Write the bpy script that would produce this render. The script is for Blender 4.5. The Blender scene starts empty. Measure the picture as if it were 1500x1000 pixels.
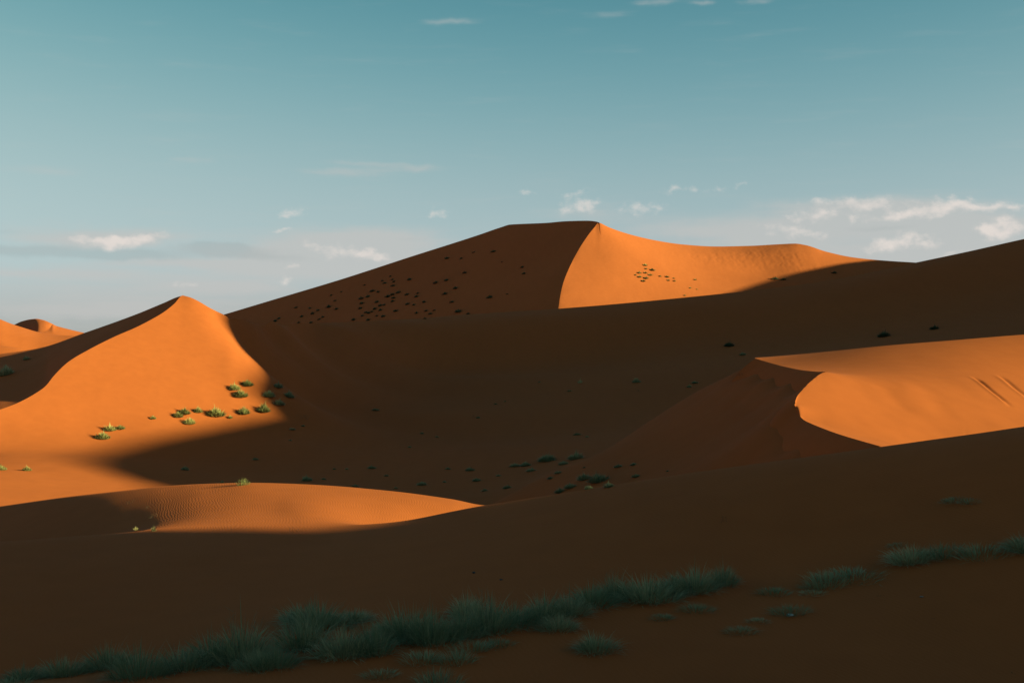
import bpy, math, random
import numpy as np
from mathutils import Vector

# ------------------------------------------------------------------ camera, light, exposure
SC = bpy.context.scene
COL = SC.collection
FPX = 1875.0                       # focal length in photo pixels (45 mm on 36 mm, 1500 px wide)
cam = bpy.data.cameras.new('camera')
cam.lens, cam.sensor_width = 45.0, 36.0
cam.clip_start, cam.clip_end = 0.1, 20000
camo = bpy.data.objects.new('camera', cam)
COL.objects.link(camo)
camo.location = (0, 0, 0)
camo.rotation_euler = (math.radians(90), 0, 0)
SC.camera = camo

SUN_A = math.radians(12.0)         # sun stands to the right, 12 degrees behind the camera's side
TAN_EL = 0.24
SUN_EL = math.atan(TAN_EL)
CA, SA = math.cos(SUN_A), math.sin(SUN_A)
sun_dir = Vector((CA * math.cos(SUN_EL), -SA * math.cos(SUN_EL), math.sin(SUN_EL)))
sl = bpy.data.lights.new('sun', 'SUN')
sl.energy = 5.0
sl.angle = math.radians(0.7)
sl.color = (1.0, 0.99, 0.47)
so = bpy.data.objects.new('sun', sl)
COL.objects.link(so)
so.rotation_euler = sun_dir.to_track_quat('Z', 'Y').to_euler()
so.location = (60, -20, 60)

SC.view_settings.view_transform = 'Standard'
SC.view_settings.look = 'None'
SC.view_settings.exposure = 1.1
SC.view_settings.gamma = 1.0
SC.view_settings.use_curve_mapping = False

# ------------------------------------------------------------------ world
def build_world():
    w = bpy.data.worlds.new('World')
    SC.world = w
    w.use_nodes = True
    nt = w.node_tree
    nt.nodes.clear()
    N, L = nt.nodes.new, nt.links.new
    out = N('ShaderNodeOutputWorld')
    bg = N('ShaderNodeBackground')
    bg.inputs['Strength'].default_value = 0.10
    L(bg.outputs[0], out.inputs[0])
    def math_(op, a, b=None, c=None):
        n = N('ShaderNodeMath'); n.operation = op
        for i, v in enumerate((a, b, c)):
            if v is None: continue
            if isinstance(v, (int, float)): n.inputs[i].default_value = v
            else: L(v, n.inputs[i])
        return n.outputs[0]
    tc = N('ShaderNodeTexCoord')
    sp = N('ShaderNodeSeparateXYZ'); L(tc.outputs['Generated'], sp.inputs[0])
    X, Y, Z = sp.outputs
    zz_ = math_('SQRT', math_('MULTIPLY_ADD', Z, Z, .05*.05))          # keeps the last degrees above the horizon from going brown
    cb = N('ShaderNodeCombineXYZ'); L(math_('MULTIPLY', X, .94), cb.inputs[0]); L(Y, cb.inputs[1]); L(zz_, cb.inputs[2])
    nv = N('ShaderNodeVectorMath'); nv.operation = 'NORMALIZE'; L(cb.outputs[0], nv.inputs[0])
    sky = N('ShaderNodeTexSky')
    sky.sky_type = 'NISHITA'
    sky.sun_disc = False
    sky.sun_elevation = SUN_EL
    sky.sun_rotation = math.radians(90) + SUN_A
    sky.air_density, sky.dust_density, sky.ozone_density = 1.0, 1.0, 2.0
    L(nv.outputs[0], sky.inputs[0])
    # colour grade of the whole sky towards the photograph's teal (values in tenths, as strength is 0.1)
    sc = N('ShaderNodeSeparateColor'); L(sky.outputs[0], sc.inputs[0])
    def grade(ch, p, A, B):              # x^p / (A x^p + B): a smooth contrast curve over the whole dome
        x = math_('POWER', math_('MULTIPLY', ch, .1), p)
        return math_('DIVIDE', math_('MULTIPLY', x, 10), math_('MULTIPLY_ADD', x, A, B))
    r = grade(sc.outputs[0], *SKY_R)
    g = grade(sc.outputs[1], *SKY_G)
    bl = grade(sc.outputs[1], *SKY_B)
    cc = N('ShaderNodeCombineColor'); L(r, cc.inputs[0]); L(g, cc.inputs[1]); L(bl, cc.inputs[2])
    # ---- clouds, in azimuth / elevation
    az = math_('ARCTAN2', X, Y)
    el = math_('ARCTAN2', Z, math_('SQRT', math_('ADD', math_('MULTIPLY', X, X), math_('MULTIPLY', Y, Y))))
    ang = N('ShaderNodeCombineXYZ'); L(az, ang.inputs[0]); L(el, ang.inputs[1])
    V = ang.outputs[0]
    def noise(sx, sy, detail, rough=.55, off=(0, 0, 0)):
        m = N('ShaderNodeVectorMath'); m.operation = 'MULTIPLY_ADD'
        L(V, m.inputs[0]); m.inputs[1].default_value = (sx, sy, 1); m.inputs[2].default_value = off
        n = N('ShaderNodeTexNoise'); n.inputs['Scale'].default_value = 1; n.inputs['Detail'].default_value = detail; n.inputs['Roughness'].default_value = rough
        L(m.outputs[0], n.inputs['Vector'])
        return n.outputs['Fac']
    # cloud outlines are frayed by warping the coordinate
    wn = N('ShaderNodeTexNoise'); wn.inputs['Scale'].default_value = 55; wn.inputs['Detail'].default_value = 4
    L(V, wn.inputs['Vector'])
    wv = N('ShaderNodeVectorMath'); wv.operation = 'MULTIPLY_ADD'
    ws = N('ShaderNodeVectorMath'); ws.operation = 'SUBTRACT'; ws.inputs[1].default_value = (.5, .5, .5); L(wn.outputs['Color'], ws.inputs[0])
    L(ws.outputs[0], wv.inputs[0]); wv.inputs[1].default_value = (.04, .018, 0); L(V, wv.inputs[2])
    wv2 = N('ShaderNodeVectorMath'); wv2.operation = 'MULTIPLY_ADD'
    L(ws.outputs[0], wv2.inputs[0]); wv2.inputs[1].default_value = (.03, .006, 0); L(V, wv2.inputs[2])
    def blobs(lst, vec):
        acc = None
        for p, q, rx, ry, amp in lst:
            c = (p-750)/1875; e = (500-q)/1875
            a0, e0 = math.atan(c), math.atan(e/math.sqrt(1+c*c))
            sx, sy = 1875/rx, 1875/ry
            m = N('ShaderNodeVectorMath'); m.operation = 'MULTIPLY_ADD'
            L(vec, m.inputs[0]); m.inputs[1].default_value = (sx, sy, 0); m.inputs[2].default_value = (-a0*sx, -e0*sy, 0)
            d = N('ShaderNodeVectorMath'); d.operation = 'DOT_PRODUCT'; L(m.outputs[0], d.inputs[0]); L(m.outputs[0], d.inputs[1])
            ex = math_('POWER', .3679, d.outputs['Value'])
            acc = math_('MULTIPLY_ADD', ex, amp, acc if acc is not None else 0.0)
        return acc
    PUFF = [(195,351,38,9,1.0),(165,345,22,7,.7),(130,350,34,7,.45),(437,306,18,8,.62),(418,312,14,5,.4),(640,313,16,9,.62),(622,317,18,5,.35),(545,372,26,8,.85),(502,368,24,9,.65),(460,362,22,8,.5),
            (412,408,13,8,.7),(430,390,10,5,.4),(272,418,24,6,.4),(405,338,17,4,.7),(850,301,26,10,.85),(836,283,22,6,.5),(942,305,26,9,.6),(985,278,18,7,.5),(1008,279,20,5,.4),(1045,275,10,6,.55),(1086,273,14,4,.35),(770,286,9,4,.4),
            (1195,296,24,6,.7),(1276,298,26,8,.75),(1243,300,18,6,.5),(1200,313,24,8,.75),(1170,318,20,6,.45),(1255,320,13,7,.65),(1328,313,24,9,.9),(1300,319,18,6,.6),(1375,303,34,9,.8),(1430,302,40,8,.85),(1492,301,20,8,.7),
            (1290,366,30,8,.6),(1318,358,28,8,.85),(1345,349,22,8,.8),(1472,337,22,12,1.15),(1452,340,13,10,.8),(1150,338,40,8,.5),(1190,341,24,7,.5),(1410,374,40,6,.45)]
    VEIL = [(500,252,60,7,.5),(612,246,42,6,.45),(530,240,50,4,.3),(280,237,34,7,.35),(60,250,46,8,.25),(660,32,34,4,.35),(960,3,30,5,.4),(1030,3,15,4,.4),(1110,2,26,5,.4),(890,21,30,5,.2),(1250,300,120,10,.6),(1430,330,90,10,.7),(1230,372,110,8,.7),(560,345,90,10,.5),(150,455,150,10,.5),
            (470,368,120,26,1.05),(570,372,70,20,.7),(120,350,90,14,.75),(200,348,60,12,.6),(420,395,150,14,.6),(200,440,240,36,.4),(330,420,120,10,.5),(60,400,160,8,.5),(280,385,120,6,.5),(1180,335,150,18,.8),(1330,315,160,22,.7),(1420,345,120,20,.6),(1350,372,170,18,.8),(1130,355,90,12,.7),(1000,335,110,14,.45),(870,310,60,12,.4)]
    GREY = [(60,368,140,10,.9),(190,374,60,7,.7),(335,366,60,10,.9),(300,358,40,6,.6),(400,378,60,8,.6),(0,340,70,4,.4),(1290,335,60,5,.45),(1260,378,60,6,.3),(600,350,30,4,.3)]
    fb = noise(90, 150, 7, .62)
    pf = blobs(PUFF, wv.outputs[0])
    pd = N('ShaderNodeMapRange'); pd.interpolation_type = 'SMOOTHSTEP'
    L(math_('MULTIPLY_ADD', pf, 1.25, math_('MULTIPLY', fb, -2.2)), pd.inputs['Value']); pd.inputs['From Min'].default_value = -1.02; pd.inputs['From Max'].default_value = .55
    st = noise(14, 110, 5, .55, (3, 1, 0))
    band = N('ShaderNodeMapRange'); band.interpolation_type = 'SMOOTHSTEP'      # thin low cloud all the way round
    L(el, band.inputs['Value']); band.inputs['From Min'].default_value = .135; band.inputs['From Max'].default_value = .02
    vl = blobs(VEIL, wv2.outputs[0])
    vsum = math_('MULTIPLY_ADD', band.outputs['Result'], .16, vl)
    vd = N('ShaderNodeMapRange'); vd.interpolation_type = 'SMOOTHSTEP'
    L(math_('SUBTRACT', math_('MULTIPLY', vsum, 1.3), st), vd.inputs['Value']); vd.inputs['From Min'].default_value = -.5; vd.inputs['From Max'].default_value = .7
    gd = N('ShaderNodeMapRange'); gd.interpolation_type = 'SMOOTHSTEP'
    L(math_('SUBTRACT', math_('MULTIPLY', blobs(GREY, wv2.outputs[0]), 1.4), st), gd.inputs['Value']); gd.inputs['From Min'].default_value = -.3; gd.inputs['From Max'].default_value = .7
    def mixc(f, k, A, colr):
        m = N('ShaderNodeMix'); m.data_type = 'RGBA'
        L(math_('MULTIPLY', f, k), m.inputs['Factor']); L(A, m.inputs['A']); m.inputs['B'].default_value = (*colr, 1)
        return m.outputs['Result']
    lowb = N('ShaderNodeMapRange'); lowb.interpolation_type = 'SMOOTHSTEP'      # dusty air along the horizon
    L(el, lowb.inputs['Value']); lowb.inputs['From Min'].default_value = .06; lowb.inputs['From Max'].default_value = .0
    c0 = mixc(lowb.outputs['Result'], .8, cc.outputs[0], DUST)
    c1 = mixc(vd.outputs['Result'], .75, c0, CLOUD_VEIL)
    c2 = mixc(gd.outputs['Result'], .3, c1, CLOUD_GREY)
    c3 = mixc(math_('MULTIPLY', pd.outputs['Result'], math_('MINIMUM', math_('MULTIPLY', pf, 4), 1.0)), .85, c2, CLOUD_PUFF)
    L(c3, bg.inputs[0])
SKY_R, SKY_G, SKY_B = (4.0, 4.25, .0049), (3.0, 3.1, .0445), (2.5, 3.0, .073)
DUST = (1.78, 1.84, 1.72)
CLOUD_VEIL = (2.52, 2.50, 2.42)
CLOUD_GREY = (1.45, 1.72, 1.74)
CLOUD_PUFF = (3.7, 3.35, 3.1)
build_world()

# ------------------------------------------------------------------ helpers
def pchip_d(x, y):
    """Fritsch-Carlson slopes along axis 0 (arrays K,N)."""
    h = np.diff(x, axis=0)
    dl = np.diff(y, axis=0) / h
    d = np.zeros_like(y)
    w1 = 2 * h[1:] + h[:-1]
    w2 = h[1:] + 2 * h[:-1]
    a, b = dl[:-1], dl[1:]
    with np.errstate(divide='ignore', invalid='ignore'):
        m = (w1 + w2) / (w1 / a + w2 / b)
    d[1:-1] = np.where(a * b > 0, m, 0.0)
    d[0], d[-1] = dl[0], dl[-1]
    return d, dl

def curve(anchors, P):
    """Smooth 1-D curve through (p, value) anchors, held flat outside."""
    a = np.array(sorted(anchors), float)
    x, y = a[:, :1], a[:, 1:2]
    d, _ = pchip_d(x, y)
    x, y, d = x[:, 0], y[:, 0], d[:, 0]
    d[0] = d[-1] = 0
    q = np.clip(P, x[0], x[-1])
    i = np.clip(np.searchsorted(x, q) - 1, 0, len(x) - 2)
    h = x[i + 1] - x[i]
    t = (q - x[i]) / h
    return ((2*t**3-3*t**2+1)*y[i] + (t**3-2*t**2+t)*h*d[i] + (-2*t**3+3*t**2)*y[i+1] + (t**3-t**2)*h*d[i+1])

def E(q):
    return (500.0 - np.asarray(q, float)) / FPX

def CX(p):
    return (np.asarray(p, float) - 750.0) / FPX

def cols(lo, hi, step, fine=None):
    """Column positions, dense inside the picture and coarser outside it."""
    out = list(np.arange(max(lo, -40), min(hi, 1540) + .01, step))
    p, s = out[0], step
    while p > lo:
        s = min(s * 1.15, 40); p -= s; out.insert(0, p)
    p, s = out[-1], step
    while p < hi:
        s = min(s * 1.15, 40); p += s; out.append(p)
    return np.array(out)

def smooth1(a, n):
    k = np.ones(2*n+1) / (2*n+1)
    for _ in range(2):
        a = np.convolve(np.pad(a, n, mode='edge'), k, 'valid')
    return a

def loft(P, ys, zs, seg, corner):
    """Rows along the depth through control rows ys/zs (K,N); corner[k] (N) = how much of a crease control k is."""
    Y, Z = np.array(ys), np.array(zs)
    K = len(Y)
    for k in range(1, K):
        Y[k] = np.maximum(Y[k], Y[k-1] + 0.02)
    d, dl = pchip_d(Y, Z)
    dL, dR = d.copy(), d.copy()
    for k, w in corner.items():
        if 0 < k < K-1:
            dL[k] = d[k]*(1-w) + dl[k-1]*w
            dR[k] = d[k]*(1-w) + dl[k]*w
    RY, RZ = [], []
    for k in range(K-1):
        n = seg[k]
        for j in range(n + (1 if k == K-2 else 0)):
            t = j / n
            h = Y[k+1] - Y[k]
            RY.append(Y[k] + t*h)
            RZ.append((2*t**3-3*t**2+1)*Z[k] + (t**3-2*t**2+t)*h*dR[k] + (-2*t**3+3*t**2)*Z[k+1] + (t**3-t**2)*h*dL[k+1])
    RY, RZ = np.array(RY), np.array(RZ)
    X = CX(P)[None, :] * RY
    return np.stack([X, RY, RZ], -1)

def vnoise(x, y, seed=0):
    """cheap smooth value noise"""
    xi, yi = np.floor(x).astype(np.int64), np.floor(y).astype(np.int64)
    fx, fy = x - xi, y - yi
    fx, fy = fx*fx*(3-2*fx), fy*fy*(3-2*fy)
    def hsh(a, b):
        n = (a * 374761393 + b * 668265263 + seed * 1274126177) & 0x7fffffff
        n = ((n ^ (n >> 13)) * 1274126177) & 0x7fffffff
        return ((n ^ (n >> 16)) & 0xffff) / 65535.0
    return ((hsh(xi, yi)*(1-fx) + hsh(xi+1, yi)*fx)*(1-fy) + (hsh(xi, yi+1)*(1-fx) + hsh(xi+1, yi+1)*fx)*fy) - .5

def grid_normals(G):
    a = np.gradient(G, axis=1)
    b = np.gradient(G, axis=0)
    n = np.cross(a, b)
    n /= np.linalg.norm(n, axis=-1, keepdims=True) + 1e-12
    n[n[..., 2] < 0] *= -1
    return n

def mesh_from_grid(name, G, mat, r0=0, r1=None, c0=0, c1=None, nrm=None):
    r1 = G.shape[0] if r1 is None else r1
    c1 = G.shape[1] if c1 is None else c1
    S = G[r0:r1, c0:c1]
    R, C = S.shape[:2]
    me = bpy.data.meshes.new(name)
    idx = np.arange(R*C).reshape(R, C)
    q = np.stack([idx[:-1, :-1], idx[:-1, 1:], idx[1:, 1:], idx[1:, :-1]], -1).reshape(-1, 4)
    me.vertices.add(R*C)
    me.vertices.foreach_set('co', S.reshape(-1).astype(np.float32))
    me.loops.add(q.size)
    me.loops.foreach_set('vertex_index', q.reshape(-1).astype(np.int32))
    me.polygons.add(len(q))
    me.polygons.foreach_set('loop_start', (np.arange(len(q))*4).astype(np.int32))
    me.polygons.foreach_set('use_smooth', np.ones(len(q), bool))
    me.update(calc_edges=True)
    if nrm is not None:
        me.normals_split_custom_set_from_vertices(nrm[r0:r1, c0:c1].reshape(-1, 3).tolist())
    me.materials.append(mat)
    o = bpy.data.objects.new(name, me)
    COL.objects.link(o)
    o['kind'] = 'structure'
    return o

# ------------------------------------------------------------------ sand
def sand_material(name, ripples, pale=1.0):
    m = bpy.data.materials.new(name)
    m.use_nodes = True
    nt = m.node_tree
    N, L = nt.nodes.new, nt.links.new
    b = nt.nodes['Principled BSDF']
    b.inputs['Roughness'].default_value = 0.95
    b.inputs['Diffuse Roughness'].default_value = 0.25
    b.inputs['Specular IOR Level'].default_value = 0.05
    geo = N('ShaderNodeNewGeometry')
    n1 = N('ShaderNodeTexNoise'); n1.inputs['Scale'].default_value = 0.035; n1.inputs['Detail'].default_value = 5
    mps = N('ShaderNodeMapping'); mps.inputs['Rotation'].default_value = (0, 0, math.radians(35)); mps.inputs['Scale'].default_value = (.55, .07, .3)
    L(geo.outputs['Position'], mps.inputs['Vector'])
    n3 = N('ShaderNodeTexNoise'); n3.inputs['Scale'].default_value = 1.0; n3.inputs['Detail'].default_value = 6
    L(mps.outputs['Vector'], n3.inputs['Vector'])
    n2 = N('ShaderNodeTexNoise'); n2.inputs['Scale'].default_value = 0.9; n2.inputs['Detail'].default_value = 8
    L(geo.outputs['Position'], n1.inputs['Vector']); L(geo.outputs['Position'], n2.inputs['Vector'])
    mx = N('ShaderNodeMix'); mx.data_type = 'RGBA'
    mx.inputs['A'].default_value = (0.365, 0.0905, 0.0245, 1)
    mx.inputs['B'].default_value = (0.430, 0.1095, 0.030, 1)
    av = N('ShaderNodeMath'); av.operation = 'MULTIPLY_ADD'; L(n3.outputs['Fac'], av.inputs[0]); av.inputs[1].default_value = .7; L(n1.outputs['Fac'], av.inputs[2])
    sb = N('ShaderNodeMath'); sb.operation = 'SUBTRACT'; L(av.outputs[0], sb.inputs[0]); sb.inputs[1].default_value = .35; sb.use_clamp = True
    L(sb.outputs[0], mx.inputs['Factor'])
    mr = N('ShaderNodeMapRange'); mr.inputs['From Min'].default_value = .3; mr.inputs['From Max'].default_value = .7
    mr.inputs['To Min'].default_value = .965; mr.inputs['To Max'].default_value = 1.035
    L(n2.outputs['Fac'], mr.inputs['Value'])
    m2 = N('ShaderNodeMix'); m2.data_type = 'RGBA'; m2.blend_type = 'MULTIPLY'; m2.inputs['Factor'].default_value = 1
    L(mx.outputs['Result'], m2.inputs['A']); L(mr.outputs['Result'], m2.inputs['B'])
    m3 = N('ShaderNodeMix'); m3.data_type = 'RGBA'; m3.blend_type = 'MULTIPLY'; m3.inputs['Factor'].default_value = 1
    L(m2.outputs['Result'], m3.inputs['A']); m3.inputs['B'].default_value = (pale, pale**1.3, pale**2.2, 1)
    L(m3.outputs['Result'], b.inputs['Base Color'])
    bp = N('ShaderNodeBump'); bp.inputs['Distance'].default_value = 0.06; bp.inputs['Strength'].default_value = .14
    L(n2.outputs['Fac'], bp.inputs['Height'])
    last = bp
    if ripples:
        nd = N('ShaderNodeTexNoise'); nd.inputs['Scale'].default_value = 0.8; nd.inputs['Detail'].default_value = 3
        L(geo.outputs['Position'], nd.inputs['Vector'])
        mp = N('ShaderNodeMapping'); mp.inputs['Rotation'].default_value = (0, 0, math.radians(-14))
        L(geo.outputs['Position'], mp.inputs['Vector'])
        va = N('ShaderNodeVectorMath'); va.operation = 'MULTIPLY_ADD'
        va.inputs[1].default_value = (.55, .55, 0)
        L(nd.outputs['Color'], va.inputs[0]); L(mp.outputs['Vector'], va.inputs[2])
        wv = N('ShaderNodeTexWave'); wv.wave_type = 'BANDS'; wv.bands_direction = 'X'
        wv.inputs['Scale'].default_value = 3.4; wv.inputs['Distortion'].default_value = .6; wv.inputs['Detail'].default_value = 2
        L(va.outputs[0], wv.inputs['Vector'])
        b2 = N('ShaderNodeBump'); b2.inputs['Distance'].default_value = 0.006; b2.inputs['Strength'].default_value = .32
        L(wv.outputs['Fac'], b2.inputs['Height']); L(bp.outputs[0], b2.inputs['Normal'])
        last = b2
    L(last.outputs[0], b.inputs['Normal'])
    return m

SAND = sand_material('orange_sand', False)
SAND_HAZED = sand_material('hazed_orange_sand', False, 1.1)  # haze and brighter light on the tall dune painted into its sand
SAND_RIPPLED = sand_material('rippled_orange_sand', True)

# ------------------------------------------------------------------ the ground under everything
def base_ground():
    xs = np.linspace(-6000, 6000, 41)
    G = np.stack(np.meshgrid(xs, xs), -1)
    G = np.concatenate([G, np.full(G.shape[:2] + (1,), -15.0)], -1)
    return mesh_from_grid('ground', G, SAND)
base_ground()

def zq(P, anchors):            # anchors (p, q, y) -> y row, z row
    y = curve([(a[0], a[2]) for a in anchors], P)
    q = curve([(a[0], a[1]) for a in anchors], P)
    return y, E(q) * y

def zz(P, anchors):            # anchors (p, z, y)
    return curve([(a[0], a[2]) for a in anchors], P), curve([(a[0], a[1]) for a in anchors], P)

one = lambda P, v: np.full(len(P), float(v))

# ------------------------------------------------------------------ foreground dune and lit dune behind its left end
def near_dunes():
    P = cols(-1500, 2600, 2.0)
    f0 = (one(P, 1.5), one(P, -1.7))
    f1 = (one(P, 16), one(P, -4.35))
    f2 = zq(P, [(-1500,1060,16.6),(-400,1010,17.5),(0,985,19),(500,905,21),(900,865,22),(1200,842,22.5),(1500,795,22),(2600,640,22)])
    f3 = zq(P, [(-1500,870,27),(-400,820,29.5),(0,797,31),(200,787,33),(300,783,34),(350,781,34.4),(440,779,35),(560,768,35.5),(715,741,34),(900,710,33),
                (1100,680,32),(1300,652,31),(1500,622,30),(1900,565,29),(2600,500,28)])
    f4 = zz(P, [(-1500,-11,46),(-400,-10,46),(0,-7.6,43),(100,-6.87,43),(180,-6.3,43),(240,-5.91,43),(300,-5.65,43),(350,-5.52,42.6),(400,-5.45,41.5),(440,-5.4,40.5),(560,-5.85,40.5),(640,-6.5,40.5),(715,-7.4,41),(900,-9.4,42),(1300,-10,42),(2600,-10,42)])
    f5a = [(-1500,840,90),(-400,790,74),(0,742,58.5),(100,728,54.7),(180,719,52.2),(240,712.5,51.1),(300,709,49.9),(370,707.5,48.8),(430,709,48.5),(500,713,48),(560,718.5,47.6),(600,723,47.4),(660,731.5,47.2),(715,741,47)]
    y5, z5 = zq(P, f5a)
    z5 = z5 - np.clip((P-715)/300, 0, 1)**1.0 * 6.5
    f6 = (y5 + 8, z5 - 4)
    f7 = (y5 + 22, np.minimum(z5 - 8, -14.2))
    rows = [f0, f1, f2, f3, f4, (y5, z5), f6, f7]
    G = loft(P, [r[0] for r in rows], [r[1] for r in rows], [30, 30, 60, 40, 50, 14, 8], {})
    x, y = G[..., 0], G[..., 1]
    G[..., 2] += (.10*vnoise(x*.16, y*.16, 3)*np.clip((y-14)/8, 0, 1) + .03*vnoise(x*.7, y*.5, 5))*(1 - .8*np.clip((y-35)/5, 0, 1))
    return mesh_from_grid('foreground_dune', G, SAND_RIPPLED, nrm=None)
near_dunes()

# ------------------------------------------------------------------ valley floor, left dune and the long middle dune
VCREST = [(-1500,560,300),(-400,540,235),(-120,532,222),(0,518,210),(60,509,205),(125,487,199),(200,460,192.5),(240,443.5,188),(262,434.3,185.4),(268,433,185),(275,434,184.8),(300,446.5,184.6),
          (330,462.5,186.5),(345,467,190),(360,470.5,196),(400,474.5,222),(450,474,255),(500,472,275),(600,467,305),(700,459.5,320),(818,452,328),
          (1000,436,332),(1200,413,335),(1270,400,335),(1340,385,335),(1420,368,333),(1500,350,330),(1800,290,320),(2600,230,300)]

class TPS:
    """thin-plate surface through scattered (p, y, z) points, in log-polar plan coordinates"""
    def __init__(self, pts, lam=0.0):
        p = np.array(pts, float)
        self.X = self.co(p[:, 0], p[:, 1])
        n = len(p)
        A = np.zeros((n+3, n+3))
        A[:n, :n] = self.ker(self.X, self.X) + lam*np.eye(n)
        A[:n, n] = 1; A[:n, n+1:] = self.X
        A[n, :n] = 1; A[n+1:, :n] = self.X.T
        self.w = np.linalg.lstsq(A, np.concatenate([p[:, 2], [0, 0, 0]]), rcond=None)[0]
    @staticmethod
    def co(p, y):
        return np.stack([CX(p)*10, np.log(y)*10], -1)
    @staticmethod
    def ker(a, b):
        r2 = ((a[:, None, :] - b[None, :, :])**2).sum(-1)
        return r2 * np.log(r2 + 1e-12)
    def __call__(self, p, y):
        q = self.co(p.ravel(), y.ravel())
        out = np.empty(len(q))
        n = len(self.X)
        for i in range(0, len(q), 60000):
            c = q[i:i+60000]
            out[i:i+60000] = self.ker(c, self.X) @ self.w[:n] + self.w[n] + c @ self.w[n+1:]
        return out.reshape(p.shape)

def plane_y(const, gx, gy):
    return lambda p, q: const / (E(q) - gx*CX(p) - gy)

LEFT_FACE = plane_y(-87.8, -.35, .42)

def valley():
    P = cols(-1500, 2600, 2.0)
    rid = [(-1500,800),(-500,690),(-120,640),(0,600),(30,588),(55,574),(66,566),(80,549),(100,530),(130,512),(170,492),(200,479),(225,466),(240,457),(255,445),(268,433.3)]
    rq = curve(rid, P)
    ry = np.minimum(LEFT_FACE(P, rq), 185)
    y4, z4 = zq(P, VCREST)
    pts = []
    def add(p, q, y=None):
        y = float(LEFT_FACE(p, q)) if y is None else y
        pts.append((p, y, float(E(q))*y))
    for p, q in rid[1:-1]:
        add(p, q)
    for p, q, y in VCREST:
        if p >= 268: add(p, q, y)
    for p, q in [(40,610),(0,630),(80,600),(100,570),(110,620),(140,560),(140,620),(170,530),(180,590),(200,540),(210,500),(230,560),(240,490),(250,600),(262,470),(270,530),(280,460),(290,500),(290,580),(300,470),(300,540),(310,610),(320,500),(330,560),(340,600),(370,590),(380,560),(-100,660),(-300,690)]:
        add(p, q)
    for p, q, y in [(360,510,188),(400,530,195),(400,500,212),(430,575,180),(450,540,210),(450,505,236),(430,610,163),(500,560,212),(500,545,226),(500,510,246),(500,481,262),(600,556,236),(600,535,256),(600,505,272),(600,476,290),(700,553,240),(700,500,281),(700,468,303),(800,550,243),(800,530,268),(800,500,284),(800,463,307),(1000,541,234),(1000,522,260),(1000,490,286),(1000,447,315),(1200,525,224),(1200,505,254),(1200,470,286),(1200,425,319),(1350,390,320),(1350,440,285),(1500,490,210),(1500,420,275),(1500,363,316),(2000,450,210),(2600,450,210)]:
        add(p, q, y)
    def floor(p, y, z):
        pts.append((p, y, z))
    for y in (70, 90, 112, 128):
        for p in (-1400, -800, -400, -150, 0, 120, 240, 380, 520, 700):
            x = CX(p)*y
            floor(p, y, -12.35 - .085*max(-12, min(x + 33, 8)) if p < 520 else -13.0)
    # the dark slip slope left of the crescent's brink runs out into the floor
    for x, y, z in [(15.9,83.6,-1.1),(15.6,78,-1.35),(15.7,73.5,-1.45),(15.75,68.6,-1.55),(15.2,63,-1.7),(13.9,60.5,-2.3),(12.85,58.0,-2.95),(12.7,55.4,-3.4),(12.6,51.5,-3.5),(12.65,47,-3.7),(12.7,43.5,-3.9)]:
        for d, dz in ((.9, -.72), (2.5, -1.85), (5, -3.45), (9, -5.6), (14, -7.6)):
            floor(750 + FPX*(x-d)/(y-.17*d), y-.17*d, max(z+dz, -10.6 - .06*d))
        for d, dz in ((2.5, -1.6), (7, -2.6)):
            floor(750 + FPX*(x+d)/y, y, z+dz)
    for p, y, z in [(700,47,-12.5),(800,47,-11),(1500,64,-7),(2000,64,-8),(2600,64,-8),(1300,88,-3.0),(1500,88,-3.2),(2000,88,-4),(2600,88,-5),(1106,91,-2.1),(1180,91,-2.2),
                    (800,112,-11.6),(900,112,-9.8),(1000,112,-7.6),(1060,110,-5.6),(1110,110,-4.4),(1200,110,-4.6),(1500,112,-5),(2000,112,-6),(2600,112,-6),
                    (800,135,-12.2),(900,135,-11),(1000,135,-9.6),(1150,135,-8),(1500,135,-6.5),(2600,135,-6.5)]:
        floor(p, y, z)
    for p, y, z in [(430,148,-11.9),(520,150,-12.7),(700,150,-12.7),(900,152,-11.3),(1150,155,-9),(1500,155,-6.4),(2600,155,-6),(520,178,-11.4),(600,192,-11.0),(800,196,-10.4),(1000,192,-9.4),(1200,182,-7.6),(1500,178,-4.5),(2600,178,-3.5)]:
        floor(p, y, z)
    S = TPS(pts, 6e-3)
    yA = np.where(P <= 268, ry, y4)
    rows_y = []
    nA = 300
    for j in range(nA+1):
        t = j/nA
        rows_y.append(44*np.exp(np.log(yA/44)*(t**.8)))
    Y = np.array(rows_y)
    PP = np.broadcast_to(P, Y.shape)
    Z = S(PP, Y)
    X = CX(PP)*Y
    Z = Z + (.22*vnoise(X*.06, Y*.06, 11) + .05*vnoise(X*.3, Y*.25, 12)) * np.clip((yA - Y)/25, 0, 1)
    want = np.where(P <= 268, E(rq)*yA, z4)
    Z = Z + smooth1(want - Z[-1], 4)[None, :]*(np.linspace(0, 1, nA+1)[:, None]**16)
    zend = Z[-1]
    # the shaded left flank, ruled from the ridge to the skyline
    nB = 40
    wB = np.clip((268 - P)/30, 0, 1)
    yB, zB = np.maximum(y4, yA + .3), np.where(P <= 268, z4, zend - .02)
    By = np.array([yA + (yB-yA)*j/nB for j in range(1, nB+1)])
    Bz = np.array([zend + (zB-zend)*j/nB for j in range(1, nB+1)])
    bx = CX(P)[None, :]*By
    Bz += (.35*vnoise(bx*.07, By*.05, 14) + .1*vnoise(bx*.3, By*.2, 15)) * wB * np.sin(np.linspace(0, np.pi, nB))[:, None]
    nC = 12
    Cy = np.array([yB + 90*j/nC for j in range(1, nC+1)])
    Cz = np.array([zB + (np.minimum(zB-28, -16) - zB)*(j/nC) for j in range(1, nC+1)])
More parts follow.
